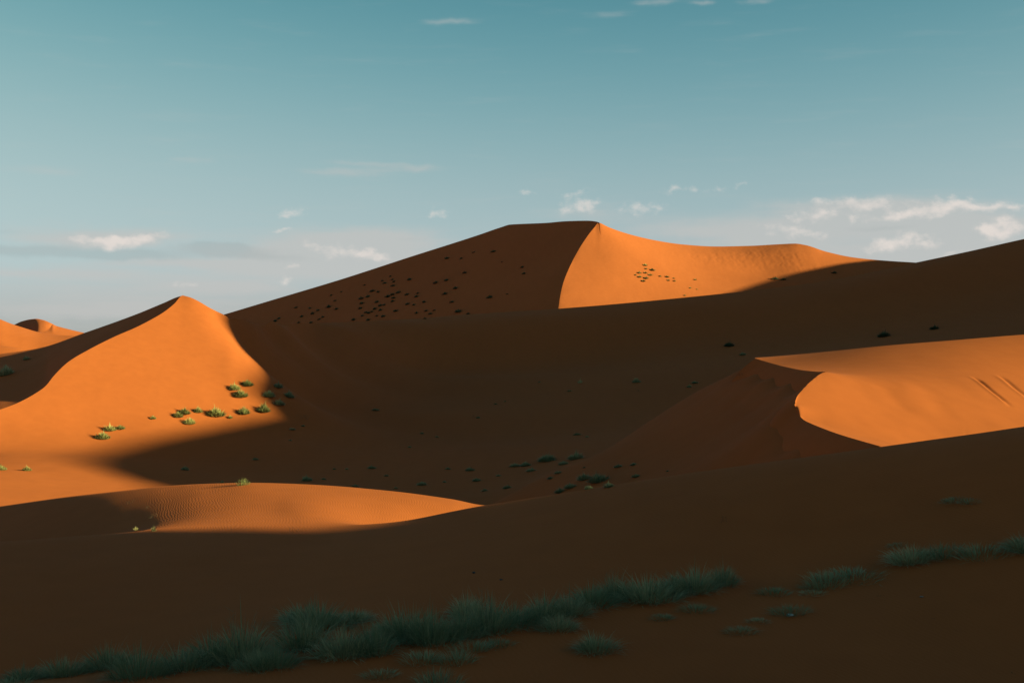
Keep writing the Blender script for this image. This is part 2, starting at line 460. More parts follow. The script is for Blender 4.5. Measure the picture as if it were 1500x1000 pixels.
    Y = np.concatenate([Y, By, Cy]); Z = np.concatenate([Z, Bz, Cz])
    G = np.stack([CX(P)[None, :]*Y, Y, Z], -1)
    # object borders: floor below, dunes above
    cut = int(np.searchsorted(P, 337))
    rf = int(np.argmin(np.abs(G[:, cut, 1] - 150)))
    nrm = grid_normals(G[:nA+1])
    nrm2 = grid_normals(G[nA:])
    nrm = np.concatenate([nrm[:-1], nrm[-1:], nrm2[1:]])
    mesh_from_grid('valley_floor', G, SAND, 0, rf+1, 0, None, nrm)
    join_grids('left_dune', [(G[rf:nA+1, :cut+1], nrm[rf:nA+1, :cut+1]), (G[nA:, :cut+1], nrm2[:, :cut+1])], SAND)
    join_grids('middle_dune', [(G[rf:nA+1, cut:], nrm[rf:nA+1, cut:]), (G[nA:, cut:], nrm2[:, cut:])], SAND)

def join_grids(name, grids, mat):
    V, F, NR, off = [], [], [], 0
    for g in grids:
        G, n = g if isinstance(g, tuple) else (g, grid_normals(g))
        R, C = G.shape[:2]
        idx = np.arange(R*C).reshape(R, C) + off
        f = np.stack([idx[:-1, :-1], idx[:-1, 1:], idx[1:, 1:], idx[1:, :-1]], -1).reshape(-1, 4)
        d1 = G[1:, 1:] - G[:-1, :-1]; d2 = G[1:, :-1] - G[:-1, 1:]
        neg = np.cross(d1, d2)[..., 2].reshape(-1) < 0
        f = np.where(neg[:, None], f[:, ::-1], f)
        F.append(f)
        V.append(G.reshape(-1, 3)); NR.append(n.reshape(-1, 3)); off += R*C
    V, q, NR = np.concatenate(V), np.concatenate(F), np.concatenate(NR)
    me = bpy.data.meshes.new(name)
    me.vertices.add(len(V)); me.vertices.foreach_set('co', V.reshape(-1).astype(np.float32))
    me.loops.add(q.size); me.loops.foreach_set('vertex_index', q.reshape(-1).astype(np.int32))
    me.polygons.add(len(q)); me.polygons.foreach_set('loop_start', (np.arange(len(q))*4).astype(np.int32))
    me.polygons.foreach_set('use_smooth', np.ones(len(q), bool))
    me.update(calc_edges=True)
    me.normals_split_custom_set_from_vertices(NR.tolist())
    me.materials.append(mat)
    o = bpy.data.objects.new(name, me); COL.objects.link(o); o['kind'] = 'structure'
    return o
valley()

# ------------------------------------------------------------------ crescent dune on the right
CRESC = plane_y(-19.9, -.25, .35)
def brink_line():
    P2 = cols(1106, 2600, 1.5)
    kq = curve([(1080,524),(1106,525.0),(1118,528.4),(1150,537),(1180,542.6),(1202,544.2),(1212,543.9),(1230,542.8),(1300,541),(1400,538),(1500,533),(1700,524),(2600,490)], P2)
    Pk = np.minimum(P2, 1600)
    kq = np.interp(Pk, P2, kq)
    ky = np.where(P2 > 1212, CRESC(Pk, kq), curve([(1080,88.5),(1100,84),(1150,74),(1180,68.6),(1202,65),(1212,float(CRESC(1212,544)))], P2))
    ky = np.where(P2 < 1330, smooth1(ky, 13), ky)
    return P2, kq, ky

def crest_line(P2):
    Pk = np.minimum(P2, 1600)
    ty, tz = zq(Pk, [(1080,525,89.5),(1100,524.2,88),(1150,520.5,84.5),(1210,515,81.5),(1300,506,80),(1400,498,80.5),(1500,490,82),(1700,478,86),(2600,440,96)])
    return ty, tz

def crescent():
    # inner lit face
    P = cols(1164, 2600, 1.5)
    lo = curve([(1164,592),(1165.5,598),(1168,604),(1172,609.5),(1178,615),(1188,620),(1200,625),(1230,636),(1260,645),(1290,653.5),(1320,662),(1400,672),(1500,672),(2600,660)], P)
    hi = curve([(1164,591.5),(1165.5,586),(1168,580),(1174,572.5),(1180,566.5),(1186,560),(1194,553),(1202,547.5),(1212,544),(1230,542.5),(1300,541),(1400,538),(1500,533),(1700,524),(2600,490)], P)
    hi = hi + (1.5*np.abs(vnoise(P*.16, P*0, 41)) + .8*vnoise(P*.4, P*0, 42) - .5)*np.clip((P-1165)/6, 0, 1)*np.clip((1210-P)/8, 0, 1)   # crumbling brink
    Pc = np.minimum(P, 1600)
    lo, hi = np.interp(Pc, P, lo), np.interp(Pc, P, hi)
    Y0, Y1 = CRESC(Pc, lo), CRESC(Pc, hi)
    P2, kq, ky = brink_line()
    ks = np.interp(P, P2, ky)
    d0 = float(np.interp(1212, P2, ky)) - float(CRESC(1212, 544))
    Y1 = np.where(P > 1212, ks, Y1 + d0*np.clip((P-1182)/30, 0, 1)**2)
    n = 90
    Y0 = np.where(P < 1420, curve([(1164,58.05),(1165.5,57.6),(1168,57),(1178,55.4),(1200,52),(1230,49),(1260,46.8),(1290,45),(1320,46),(1360,50),(1420,57)], P), np.minimum(Y0, 58 + (P-1420)*.02))
    Y0 = smooth1(Y0, 2); Y0 = np.minimum(Y0, Y1 - .02)
    pts = []
    for k in range(0, len(P), 5):
        if P[k] > 1600: break
        if P[k] < 1425: pts.append((P[k], Y0[k], E(lo[k])*Y0[k]))
        if P[k] < 1214: pts.append((P[k], Y1[k], E(hi[k])*Y1[k]))
    for p, q in [(1500,628),(1500,590),(1500,565),(1440,600),(1440,565),(1390,570),(1330,565),(1270,565),(1600,600),(1600,565),(1560,640),(1470,640)]:
        y = float(CRESC(p, q)); pts.append((p, y, float(E(q))*y - .2))
    for k in range(0, len(P2), 6):
        if P2[k] < 1206: pts.append((P2[k], ky[k], E(kq[k])*ky[k]))
    ty, tz = crest_line(P2)
    for k in range(0, len(P2), 8):
        if P2[k] < 1620: pts.append((P2[k], ty[k], tz[k]))
    S = TPS(pts, 1e-3)
    Y = np.array([Y0 + (Y1-Y0)*j/n for j in range(n+1)])
    PP = np.broadcast_to(P, Y.shape)
    X = CX(PP)*Y
    Z = S(np.minimum(PP, 1600), Y)
    tq = np.linspace(0, 1, n+1)[:, None]
    Z = Z + np.where(P < 1206, E(hi)*Y1 - Z[-1], 0)[None, :]*tq**6 + np.where(P < 1420, E(lo)*Y0 - Z[0], 0)[None, :]*(1-tq)**6
    tt = np.linspace(0, 1, n+1)[:, None]
    edge = np.clip((P-1164)/40, 0, 1)
    for (pa, qa), (pb, qb), wd, dp in (((1424,541),(1482,592),.13,.09),((1462,540),(1515,586),.14,.07),((1290,556),(1330,600),.5,.03),((1345,552),(1400,612),.6,.03)):   # sand-slide tracks
        ya, yb = float(CRESC(pa, qa)), float(CRESC(pb, qb))
        ax, bx_ = CX(pa)*ya, CX(pb)*yb
        ex, ey_ = bx_-ax, yb-ya
        ln = math.hypot(ex, ey_)
        tl = ((X-ax)*ex + (Y-ya)*ey_)/ln**2
        ds = ((X-ax)*ey_ - (Y-ya)*ex)/ln + .05*np.sin(tl*9)
        Z = Z - dp*np.exp(-(ds/wd)**2)*np.clip(tl*6, 0, 1)*np.clip((1-tl)*4, 0, 1) + dp*.5*np.exp(-((ds-2*wd)/wd)**2)*np.clip(tl*6, 0, 1)*np.clip((1-tl)*4, 0, 1)
    Z += (.07*vnoise(X*.25, Y*.25, 21) + .022*vnoise(X*1.1, Y*.6, 22))*np.sin(np.pi*tt)**.5*edge
    A = np.stack([X, Y, Z], -1)
    rl = A[0].copy(); ru = A[-1].copy()
    # gentle back, from the brink to its own crest
    kz = E(kq)*ky
    m = 30
    R = []
    for j in range(m+1):
        t = j/m
        y = ky + (ty-ky)*t
        z = S(np.minimum(P2, 1600), y)
        R.append(np.stack([CX(P2)*y, y, z], -1))
    B = np.array(R)
    tb = np.linspace(0, 1, m+1)[:, None]
    B[..., 2] += np.where(P2 < 1206, kz - B[0, :, 2], 0)[None, :]*(1-tb)**6 + (tz - B[-1, :, 2])[None, :]*tb**6
    B[..., 2] += .04*vnoise(B[..., 0]*.3, B[..., 1]*.3, 24)*np.sin(np.pi*np.linspace(0, 1, m+1))[:, None]
    back = np.array([np.stack([CX(P2)*(ty+d), ty+d, tz - dz], -1) for d, dz in ((0, 0), (3, .9), (10, 5), (22, 13))])
    # outer slip slope swept away to the left of the brink
    i1 = int(np.searchsorted(P, 1208)); i2 = int(np.searchsorted(P, 1420))
    k1 = int(np.searchsorted(P2, 1206))
    brink = np.concatenate([B[0][:k1], ru[:i1][::-1], rl[1:i2]])
    out = []
    for d, dz in ((0, 0), (.25, .17), (.8, .6), (1.4, 1.25), (2.2, 2.3), (3.2, 3.8)):
        o = brink.copy()
        o[:, 0] -= d*.985; o[:, 1] -= d*.17; o[:, 2] -= dz
        out.append(o)
    Cg = np.array(out)
    join_grids('crescent_dune', [A, B, back, Cg], SAND)
crescent()

# ------------------------------------------------------------------ tall dune on the skyline
FLANK = plane_y(-145.6, .5, .35)
def tall_dune():
    crest = [(120,522),(330,460),(400,439),(500,409),(600,376.5),(700,344.5),(735,332.5),(747,329),(758,328.3),(800,326.5),(830,324),(860,323.3),(872,324.3),(878,326),(890,332),(920,342.5),(960,352),(1000,358),
             (1050,361),(1100,360),(1140,357.8),(1165,356.8),(1180,359),(1210,368.5),(1250,377),(1300,382),(1340,384.5),(1500,397),(2400,430)]
    ridge = [(800,560),(812,492),(816,466),(818,452),(821,432),(825,415),(835,390),(850,362),(862,344),(870,334),(878,326)]
    # shaded flank
    P = cols(120, 878, 1.5); P[-1] = 878
    vq = curve([(a[0], a[1]) for a in VCREST], P) + 45
    lq = np.where(P > 812, curve(ridge, P), np.minimum(vq, 530)); cq = curve(crest, P)
    y0, y1 = np.clip(FLANK(P, lq), 0, 740), np.clip(FLANK(P, np.minimum(cq, 515)), 0, 760)
    n = 60
    Y = np.array([y0 + (y1-y0)*j/n for j in range(n+1)])
    X = CX(P)[None, :]*Y
    Z = 46.4 + .5*(X-34) + .35*(Y-500)
    Z = Z*1.0 - 0.0
    tt = np.sin(np.pi*np.linspace(0, 1, n+1))[:, None]
    Z += (1.6*vnoise(X*.02, Y*.02, 31) + .5*vnoise(X*.06, Y*.05, 32))*tt
    A = np.stack([X, Y, Z], -1)
    ey, ez = Y[-1], E(cq)*Y[-1]
    Ab = np.array([np.stack([CX(P)*(ey+d), ey+d, ez-dz], -1) for d, dz in ((0, 0), (6, 1.5), (40, 22), (120, 70))])
    A0 = np.array([A[0] + np.array([0, -d, -dz]) for d, dz in ((40, 30), (0, 0))])
    # lit face
    P = cols(812, 2400, 1.5)
    vq = curve([(a[0], a[1]) for a in VCREST], P)
    cq = np.where(P < 878, curve(ridge, P), curve(crest, P))
    pts = []
    for p, q in ridge[1:]:
        y = float(FLANK(p, q)); pts.append((p, y, float(E(q))*y))
    def add(p, q, y): pts.append((p, y, float(E(q))*y))
    cy = [(878,500),(890,501),(905,504),(930,510),(960,519),(1000,531),(1050,542),(1100,548),(1140,549),(1170,547),(1200,544),(1250,544),(1300,548),(1340,552),(1500,570),(2400,590)]
    for p, y in cy: add(p, float(curve(crest, np.array([float(p)]))[0]), y)
    for p, q, y in [(850,440,436),(900,440,443),(940,400,472),(950,440,452),(1000,430,466),(1000,395,493),(1060,425,480),(1060,390,512),(1100,424,488),(1120,395,517),(1170,415,498),(1200,395,520),(1260,395,525),(1340,395,545),(1500,430,530),(2400,480,530),
                    (900,380,475),(940,365,497),(1000,375,511),(1060,372,528),(1120,372,532),(1170,375,530)]:
        add(p, q, y)
    for p in (790, 850, 930, 1040, 1170, 1340, 1600, 2400): pts.append((p, 400., 0.))
    S = TPS(pts, 1e-2)
    yr_ = np.where(P < 878, FLANK(P, cq), curve(cy, P))
    n = 110
    Y = np.array([400 + (yr_-400)*j/n for j in range(n+1)])
    PP = np.broadcast_to(P, Y.shape)
    Z = S(PP, Y)
    Z = Z + smooth1(E(cq)*yr_ - Z[-1], 1)[None, :]*np.linspace(0, 1, n+1)[:, None]**14
    X = CX(PP)*Y
    tt = np.sin(np.pi*np.linspace(0, 1, n+1))[:, None]
    Z += (.35*vnoise(X*.05, Y*.05, 33) + .1*vnoise(X*.2, Y*.2, 34))*tt
    # small slumps under the crest
    up = np.exp(-((np.linspace(0, 1, n+1)[:, None]-.86)/.09)**2)*np.clip((P-960)/80, 0, 1)*np.clip((1215-P)/40, 0, 1)
    Z += up*(.1*vnoise(X*.8, Y*.1, 35) + .12*vnoise(X*.3, Y*.15, 36) + .12*vnoise(X*1.1, Y*.6, 37))
    Bm = np.stack([X, Y, Z], -1)
    ez = Z[-1]
    Bb = np.array([np.stack([CX(P)*(yr_+d), yr_+d, ez-dz], -1) for d, dz in ((0, 0), (4, 1), (40, 25), (120, 75))])
    k = int(np.searchsorted(P, 878))
    join_grids('tall_dune', [A, Ab, A0, Bm, Bb[:, k:]], SAND_HAZED)
tall_dune()

# ------------------------------------------------------------------ far dunes at the left edge
def far_dunes():
    P = cols(-1200, 330, 1.0)
    cq = curve([(-1200,500),(-300,488),(-60,486),(10,479),(20,475.7),(32,470.5),(45,467.5),(53,466.8),(63,468.5),(72,472),(77,474.3),(82,477),(90,479.3),(122,487),(160,494),(330,512)], P)
    yc = curve([(-1200,960),(-60,900),(20,850),(77,780),(122,790),(330,800)], P)
    rq = curve([(40,505),(58,488),(66,485),(72,481),(77,474.8)], P)
    ry = curve([(40,690),(58,715),(66,728),(72,748),(77,779)], P)
    inr = (P >= 58) & (P <= 77)
    yl = curve([(-1200,800),(0,760),(40,735),(58,714.5),(77,715),(122,735),(330,740)], P)
    zl = E(np.maximum(curve([(-1200,515),(0,496),(40,489),(58,488.1),(77,490),(122,495),(330,520)], P), cq+1)) * yl
    tf = np.where(P < 58, .02 + .48*np.clip((58-P)/30, 0, 1), .98 - .45*np.clip((P-77)/25, 0, 1))
    zc = E(cq)*yc
    y2 = np.where(inr, ry, yl + tf*(yc-yl)); z2 = np.where(inr, E(rq)*ry, zl + tf*(zc-zl))
    rows = [(yl-70, zl-22), (yl, zl), (y2, z2), (yc, zc), (yc+60, zc-25), (yc+120, np.minimum(zc-40, -14))]
    G = loft(P, [r[0] for r in rows], [r[1] for r in rows], [8, 24, 24, 8, 4], {2: one(P, 1.0), 3: one(P, .5)})
    mesh_from_grid('distant_dune', G, SAND)
    a = zq(P, [(-1200,470,720),(-100,446,700),(-40,455,690),(0,467.5,680),(15,473.5,677),(30,478.5,675),(60,487,672),(90,490.8,670),(115,492,668),(150,500,665),(330,520,660)])
    b = (a[0]-38, a[1]-3.2)
    c_ = (a[0]-75, a[1]-12)
    rows = [(a[0]-105, np.minimum(a[1]-22, -14)), c_, b, a, (a[0]+30, a[1]-10), (a[0]+70, np.minimum(a[1]-25, -14))]
    G = loft(P, [r[0] for r in rows], [r[1] for r in rows], [8, 20, 20, 8, 4], {})
    mesh_from_grid('distant_dune', G, SAND)
    a = zq(P, [(-1200,480,500),(-60,502,500),(0,506,500),(20,508.5,500),(38,512.5,500),(60,520,500),(330,540,500)])
    rows = [(a[0]-60, np.minimum(a[1]-14, -14.5)), (a[0]-22, a[1]-5), a, (a[0]+20, a[1]-6), (a[0]+60, np.minimum(a[1]-14, -14.5))]
    G = loft(P, [r[0] for r in rows], [r[1] for r in rows], [8, 16, 8, 4], {})
    mesh_from_grid('distant_dune', G, SAND)
far_dunes()

# ------------------------------------------------------------------ unseen dune off to the right, crest shaped to throw the long evening shade
H_ANCH = [(-120,3),(0,3),(22,2.5),(28,3),(31,1.2),(32,.1),(33,-1.7),(34,-2.75),(36,-3.3),(40,-4.4),(45,-5.6),(52,-7.6),(60,-8.4),(72,-8.2),(80,-6.2),(87,-4.4),(93,-3),(98,-1.2),(103,.5),(107,2.6),(112,4.4),
          (117,5.0),(127.5,5.5),(134,5.8),(140.7,5.8),(150.5,5.9),(152.5,6.7),(154,8.8),(156,10.6),(158,11.4),(162,12.6),(166,14),(169,18),(172,22.3),(178,25),(190,26),(210,28),(235,29.5),(320,29.5),(360,26),(420,24),(460,21.5),(488,23.2),(509,25),(527,26.4),(544,26.6),(568,25.6),(620,20),(760,10)]
def shade_dune():
    U = np.unique(np.concatenate([np.arange(-120, 200, 1.0), np.arange(200, 760, 5.0)]))
    W0 = 170.0
    zc = curve(H_ANCH, U) + TAN_EL*W0
    D = np.array([-150,-110,-80,-60,-45,-30,-20,-12,-7,-4,-2,-.8,0,.8,3,8,20,40,80,140,220], float)
    fall = np.where(D < 0, -D*.72, np.maximum(D-.5, 0)*.34)
    fall[np.abs(D) < 1] *= .3
    Z = np.maximum(zc[None, :] - fall[:, None], -16)
    u, w = np.meshgrid(U, W0 + D)
    X = CA*w + SA*u
    Yv = CA*u - SA*w
    G = np.stack([X, Yv, Z], -1)
    return mesh_from_grid('shading_dune', G, SAND)
shade_dune()

# ------------------------------------------------------------------ plants
def plant_material(name, green, straw, straw_share):
    m = bpy.data.materials.new(name); m.use_nodes = True
    nt = m.node_tree; N, L = nt.nodes.new, nt.links.new
    b = nt.nodes['Principled BSDF']; b.inputs['Roughness'].default_value = .75; b.inputs['Specular IOR Level'].default_value = .15
    at = N('ShaderNodeAttribute'); at.attribute_name = 'tint'
    oi = N('ShaderNodeObjectInfo')
    ad = N('ShaderNodeMath'); ad.operation = 'MULTIPLY_ADD'; L(oi.outputs['Random'], ad.inputs[0]); ad.inputs[1].default_value = .6; L(at.outputs['Fac'], ad.inputs[2])
    mr = N('ShaderNodeMapRange'); L(ad.outputs[0], mr.inputs['Value']); mr.inputs['From Min'].default_value = 1.2 - straw_share; mr.inputs['From Max'].default_value = 1.7 - straw_share*.6
    mx = N('ShaderNodeMix'); mx.data_type = 'RGBA'; L(mr.outputs['Result'], mx.inputs['Factor'])
    mx.inputs['A'].default_value = (*green, 1); mx.inputs['B'].default_value = (*straw, 1)
    L(mx.outputs['Result'], b.inputs['Base Color'])
    return m
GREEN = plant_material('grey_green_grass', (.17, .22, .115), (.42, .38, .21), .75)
LITGREEN = plant_material('sunlit_olive_grass', (.165, .17, .068), (.46, .39, .15), .65)  # copy for sunlit plants, warm sunlight put into the colour
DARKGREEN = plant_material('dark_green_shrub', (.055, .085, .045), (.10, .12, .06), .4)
STRAW_LIT = plant_material('dry_straw_and_lit_tops', (.40, .33, .15), (.55, .47, .25), .6)  # for dry tufts, and to paint sunlit tops on shaded ones
TWIG = plant_material('dry_twig', (.10, .065, .04), (.16, .11, .07), .4)

def blades_mesh(name, seed, n, lean=62, width=.02, hgt=.45, droop=.25, spread=.62, core=0.35, segs=2):
    """a cushion of separate blades, radius about 1, height about hgt"""
    rnd = random.Random(seed)
    V, F, T = [], [], []
    lob = [(rnd.uniform(0, 6.28), rnd.uniform(.75, 1.25)) for _ in range(5)]
    for i in range(n):
        a = rnd.uniform(0, 2*math.pi)
        k = 1.0
        for la, lv in lob:
            k += .22*(lv-1)*3*math.cos(a-la)
        k = max(.55, min(1.35, k))
        rr = math.sqrt(rnd.random())
        r = spread*rr*k
        bx, by = r*math.cos(a), r*math.sin(a)*.85
        th = math.radians(lean*rr + rnd.gauss(0, 11))
        az = a + rnd.gauss(0, .45)
        ln = hgt*(1.12 - .38*rr)*rnd.uniform(.62, 1.16)
        if rnd.random() < .06: ln *= 1.28
        dx, dy, dz = math.sin(th)*math.cos(az), math.sin(th)*math.sin(az), math.cos(th)
        sx, sy = -math.sin(az + rnd.gauss(0, .9)), math.cos(az + rnd.gauss(0, .9))
        w = width*rnd.uniform(.6, 1.3)
        z0 = -.05
        o = len(V)
        mx, my, mz = bx + dx*ln*.55, by + dy*ln*.55, max(.02, z0 + dz*ln*.6)
        ex, ey, ez = bx + dx*ln*(1+droop*.3), by + dy*ln*(1+droop*.3), max(.03, z0 + dz*ln - droop*ln*math.sin(th)*.5)
        V += [(bx-sx*w*.8, by-sy*w*.8, z0), (bx+sx*w*.8, by+sy*w*.8, z0), (mx+sx*w, my+sy*w, mz), (mx-sx*w, my-sy*w, mz), (ex, ey, ez)]
        F += [(o, o+1, o+2, o+3), (o+3, o+2, o+4)]
        t = rnd.random()
        T += [t*.55, t*.55, t*.8, t*.8, t*.8+.2]
    me = bpy.data.meshes.new(name)
    me.from_pydata(V, [], F)
    at = me.attributes.new('tint', 'FLOAT', 'POINT')
    at.data.foreach_set('value', T)
    return me

def stalks_mesh(name, seed, n, hgt, width, lean=22):
    """thin upright stalks with a few side twigs"""
    rnd = random.Random(seed)
    V, F, T = [], [], []
    def stick(p, d, ln, w):
        s = Vector((-d[1], d[0], 0.01)).normalized()*w
        o = len(V)
        p = Vector(p); d = Vector(d)
        m = p + d*ln*.55 + Vector((rnd.gauss(0, .04), rnd.gauss(0, .04), 0))*ln
        e = p + d*ln
        up = d.cross(s).normalized()*w
        V.extend([tuple(p-s), tuple(p+s), tuple(p+up), tuple(m-s*.7), tuple(m+s*.7), tuple(m+up*.7), tuple(e)])
        F.extend([(o, o+1, o+4, o+3), (o+1, o+2, o+5, o+4), (o+2, o, o+3, o+5), (o+3, o+4, o+6), (o+4, o+5, o+6), (o+5, o+3, o+6)])
        T.extend([rnd.random()*.8]*7)
        return m, e
    for i in range(n):
        a = rnd.uniform(0, 6.28); th = math.radians(abs(rnd.gauss(0, lean)))
        d = (math.sin(th)*math.cos(a), math.sin(th)*math.sin(a), math.cos(th))
        b = (rnd.gauss(0, .25), rnd.gauss(0, .2), -.04)
        ln = hgt*rnd.uniform(.6, 1.1)
        m, e = stick(b, d, ln, width)
        for j in range(rnd.randint(1, 4)):
            a2 = rnd.uniform(0, 6.28); t2 = math.radians(rnd.uniform(30, 70))
            stick(tuple(m.lerp(e, rnd.uniform(-.3, .8))), (math.sin(t2)*math.cos(a2), math.sin(t2)*math.sin(a2), math.cos(t2)), ln*rnd.uniform(.15, .35), width*.6)
    me = bpy.data.meshes.new(name)
    me.from_pydata(V, [], F)
    at = me.attributes.new('tint', 'FLOAT', 'POINT'); at.data.foreach_set('value', T)
    return me

CUSH = [blades_mesh('cushion_blades', 100+i, 620, lean=70, width=.026, hgt=.62) for i in range(4)]          # mid-distance cushions
FAR = [blades_mesh('far_shrub_blades', 200+i, 110, width=.085, hgt=.62) for i in range(4)]          # far shrubs
NEAR = [blades_mesh('tussock_blades', 300+i, 620, lean=64, width=.0075, hgt=.85, droop=.45, spread=.66) for i in range(6)]
SPARSE = [blades_mesh('sparse_tussock_blades', 400+i, 260, lean=50, width=.0085, hgt=.8, droop=.35, spread=.8) for i in range(3)]
STALK = [stalks_mesh('seed_stalk_sticks', 500+i, 14, 1.0, .007) for i in range(3)]
DEAD = [stalks_mesh('dead_twig_sticks', 600+i, 9, .8, .014, lean=60) for i in range(3)]
TUFT = [blades_mesh('pale_tuft_blades', 700+i, 90, lean=48, width=.03, hgt=.9, droop=.5, spread=.35) for i in range(2)]
RND = random.Random(7)
for o_ in bpy.context.view_layer.objects: pass
bpy.context.view_layer.update()
DG = bpy.context.evaluated_depsgraph_get()

def ground(p, q):
    d = Vector((CX(p), 1.0, float(E(q)))).normalized()
    ok, loc, nrm, _, o, _ = SC.ray_cast(DG, Vector((0, 0, 0)), d)
    return loc, nrm

PLACED = []
def plant(name, me, mat, p, q, wpx, label, cat, group=None, flat=1.0, up=.25):
    """q is the foot of the plant in the picture, wpx its width there"""
    loc, nrm = ground(p, q)
    r = wpx*loc.y/FPX/2*(1.18 if name == 'desert_shrub' else .92 if name == 'cushion_bush' else 1)
    o = bpy.data.objects.new(name, me)
    o.location = loc
    tilt = Vector((0, 0, 1)).lerp(nrm, up).normalized()
    o.rotation_euler = (tilt.to_track_quat('Z', 'Y').to_matrix() @ __import__('mathutils').Matrix.Rotation(RND.uniform(0, 6.28), 3, 'Z')).to_euler()
    o.scale = (r*RND.uniform(.92, 1.1), r*RND.uniform(.92, 1.1), r*flat*(1.0 if name == 'grass_tussock' else 1.4))
    o['mat'] = 0
    COL.objects.link(o)
    if not me.materials: me.materials.append(mat)
    o.material_slots[0].link = 'OBJECT'; o.material_slots[0].material = mat
    del o['mat']
    o['label'] = label; o['category'] = cat
    if group: o['group'] = group
    return o

SINGLED = {}
def shrub_field(pts, label, group, wlo, whi, meshes, mat, name='desert_shrub', cat='shrub', flat=.8):
    for i, t in enumerate(pts):
        p, q = t[0], t[1]
        w = t[2] if len(t) > 2 else RND.uniform(wlo, whi)
        plant(name, meshes[i % len(meshes)], mat, p, q, w, SINGLED.get((p, q), label(p, q) if callable(label) else label), cat, group, flat)

# shrubs on the shaded flank of the tall dune
FLANK_SHRUBS = [(434,451),(442,464),(454,452),(458,460,9),(466,455),(409,467),(403,471,9),(438,473),(456,473),(468,468),(473,465),(482,450,10),(493,453,8),(485,433,6),(491,441,6),(500,428,5),(529,438,10),(539,435,9),(530,445,9),(528,452),(534,418,5),(546,427,10),(554,428),
 (552,443,9),(557,448,9),(563,447),(549,453,8),(557,455),(540,459,8),(545,457),(536,458),(531,463,6),(552,463,6),(561,464,9),(540,469,8),(518,469,9),(560,412,6),(564,415,7),(572,405,5),(575,410,6),(577,413,7),(576,419,8),(568,435,9),(575,432,9),(584,429,10),(577,437),(575,442,8),(580,456,9),
 (596,432,9),(600,410,9),(610,435,8),(612,430,6),(597,446,9),(606,447,7),(621,443,8),(610,459,7),(624,456,7),(631,460,8),(636,455,6),(638,415,9),(654,411,9),(667,423,10),(652,431,9),(662,443,8),(672,457,13),(655,379,8),(676,379,6),(694,370,5),(723,369,8),(735,384,4),(765,392,7),(768,401,7),(681,400,8),
 (718,436,11),(743,431,4),(686,460,7),(622,467,6)]
SINGLED.update({
 (718,436):'largest lone dark shrub low on the right of the tall dune shaded flank', (743,431):'tiny dark dot just right of the largest lone shrub on the tall dune flank',
 (765,392):'upper one of the two shrubs nearest the sunlit edge on the tall dune flank', (768,401):'lower one of the two shrubs nearest the sunlit edge on the tall dune flank',
 (694,370):'topmost small shrub of the three strung below the tall dune skyline', (676,379):'middle small shrub of the three strung below the tall dune skyline',
 (655,379):'left and lowest shrub of the three strung below the tall dune skyline', (723,369):'dark shrub right of the string of three, near the flat summit of the tall dune',
 (735,384):'tiny dark dot below the summit shrub on the shaded flank of the tall dune', (672,457):'big dark shrub just above the middle dune crest, right end of the scatter',
 (686,460):'small shrub right of the big one just above the middle dune crest', (622,467):'lone shrub at the very crest of the middle dune', (681,400):'lone shrub in the middle of the upper flank, right of the scatter',
 (409,467):'leftmost shrub but one, low where the tall dune flank meets the middle dune', (403,471):'leftmost shrub at the low left end of the tall dune flank',
 (572,405):'highest shrub of the thick scatter on the tall dune flank', (600,410):'lone shrub right of the highest ones of the thick scatter',
 (662,443):'shrub above the big bottom one and below two others on the right of the flank'})
def flank_label(p, q):
    if p < 515: return 'small dark shrub in the thin scatter at the left of the tall dune flank'
    if p < 600: return 'small dark shrub in the thick scatter in the middle of the tall dune flank'
    return 'small dark shrub in the loose scatter on the right of the tall dune flank'
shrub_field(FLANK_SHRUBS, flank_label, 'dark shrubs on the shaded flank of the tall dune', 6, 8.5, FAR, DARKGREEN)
FACE_SHRUBS = [(945,389,9),(955,396,10),(946,394,6),(936,400,8),(945,400,7),(952,403,8),(937,406,8),(946,408,9),(942,412,8),(967,405,6),(977,406,8),(987,408,5),(979,411,6),(988,412,6),(1018,410,6),(1011,422,5),(1003,433,5),(1021,424,4),(931,403,5)]
SINGLED.update({
 (945,389):'highest olive tuft of the cluster on the sunlit face of the tall dune', (955,396):'second highest tuft, right edge of the left cluster on the sunlit tall dune face',
 (942,412):'lowest tuft of the left cluster on the sunlit tall dune face', (1018,410):'lone tuft right of both clusters on the sunlit tall dune face',
 (931,403):'faint leftmost tuft on the sunlit tall dune face', (1003,433):'lowest speck of a tuft just above the middle dune crest on the sunlit face',
 (1011,422):'left of two specks of tuft low on the sunlit tall dune face', (1021,424):'right of two specks of tuft low on the sunlit tall dune face'})
def face_label(p, q):
    return 'tiny olive tuft in the left cluster on the sunlit tall dune face' if p < 960 else 'tiny olive tuft in the right cluster on the sunlit tall dune face'
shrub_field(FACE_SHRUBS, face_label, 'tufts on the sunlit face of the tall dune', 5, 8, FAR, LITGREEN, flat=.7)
for p, q, w, lb in [(1135,409,11,'pale topped tuft in the shaded hollow of the tall dune, left of a pair'),
                    (1148,410,9,'darker tuft right of a pale topped one in the shaded hollow of the tall dune'),
                    (1222,400,9,'lone dark tuft in the shadow on the right shoulder of the tall dune')]:
    plant('desert_shrub', FAR[p % 4], DARKGREEN if w < 11 else GREEN, p, q, w, lb, 'shrub', None, .7)

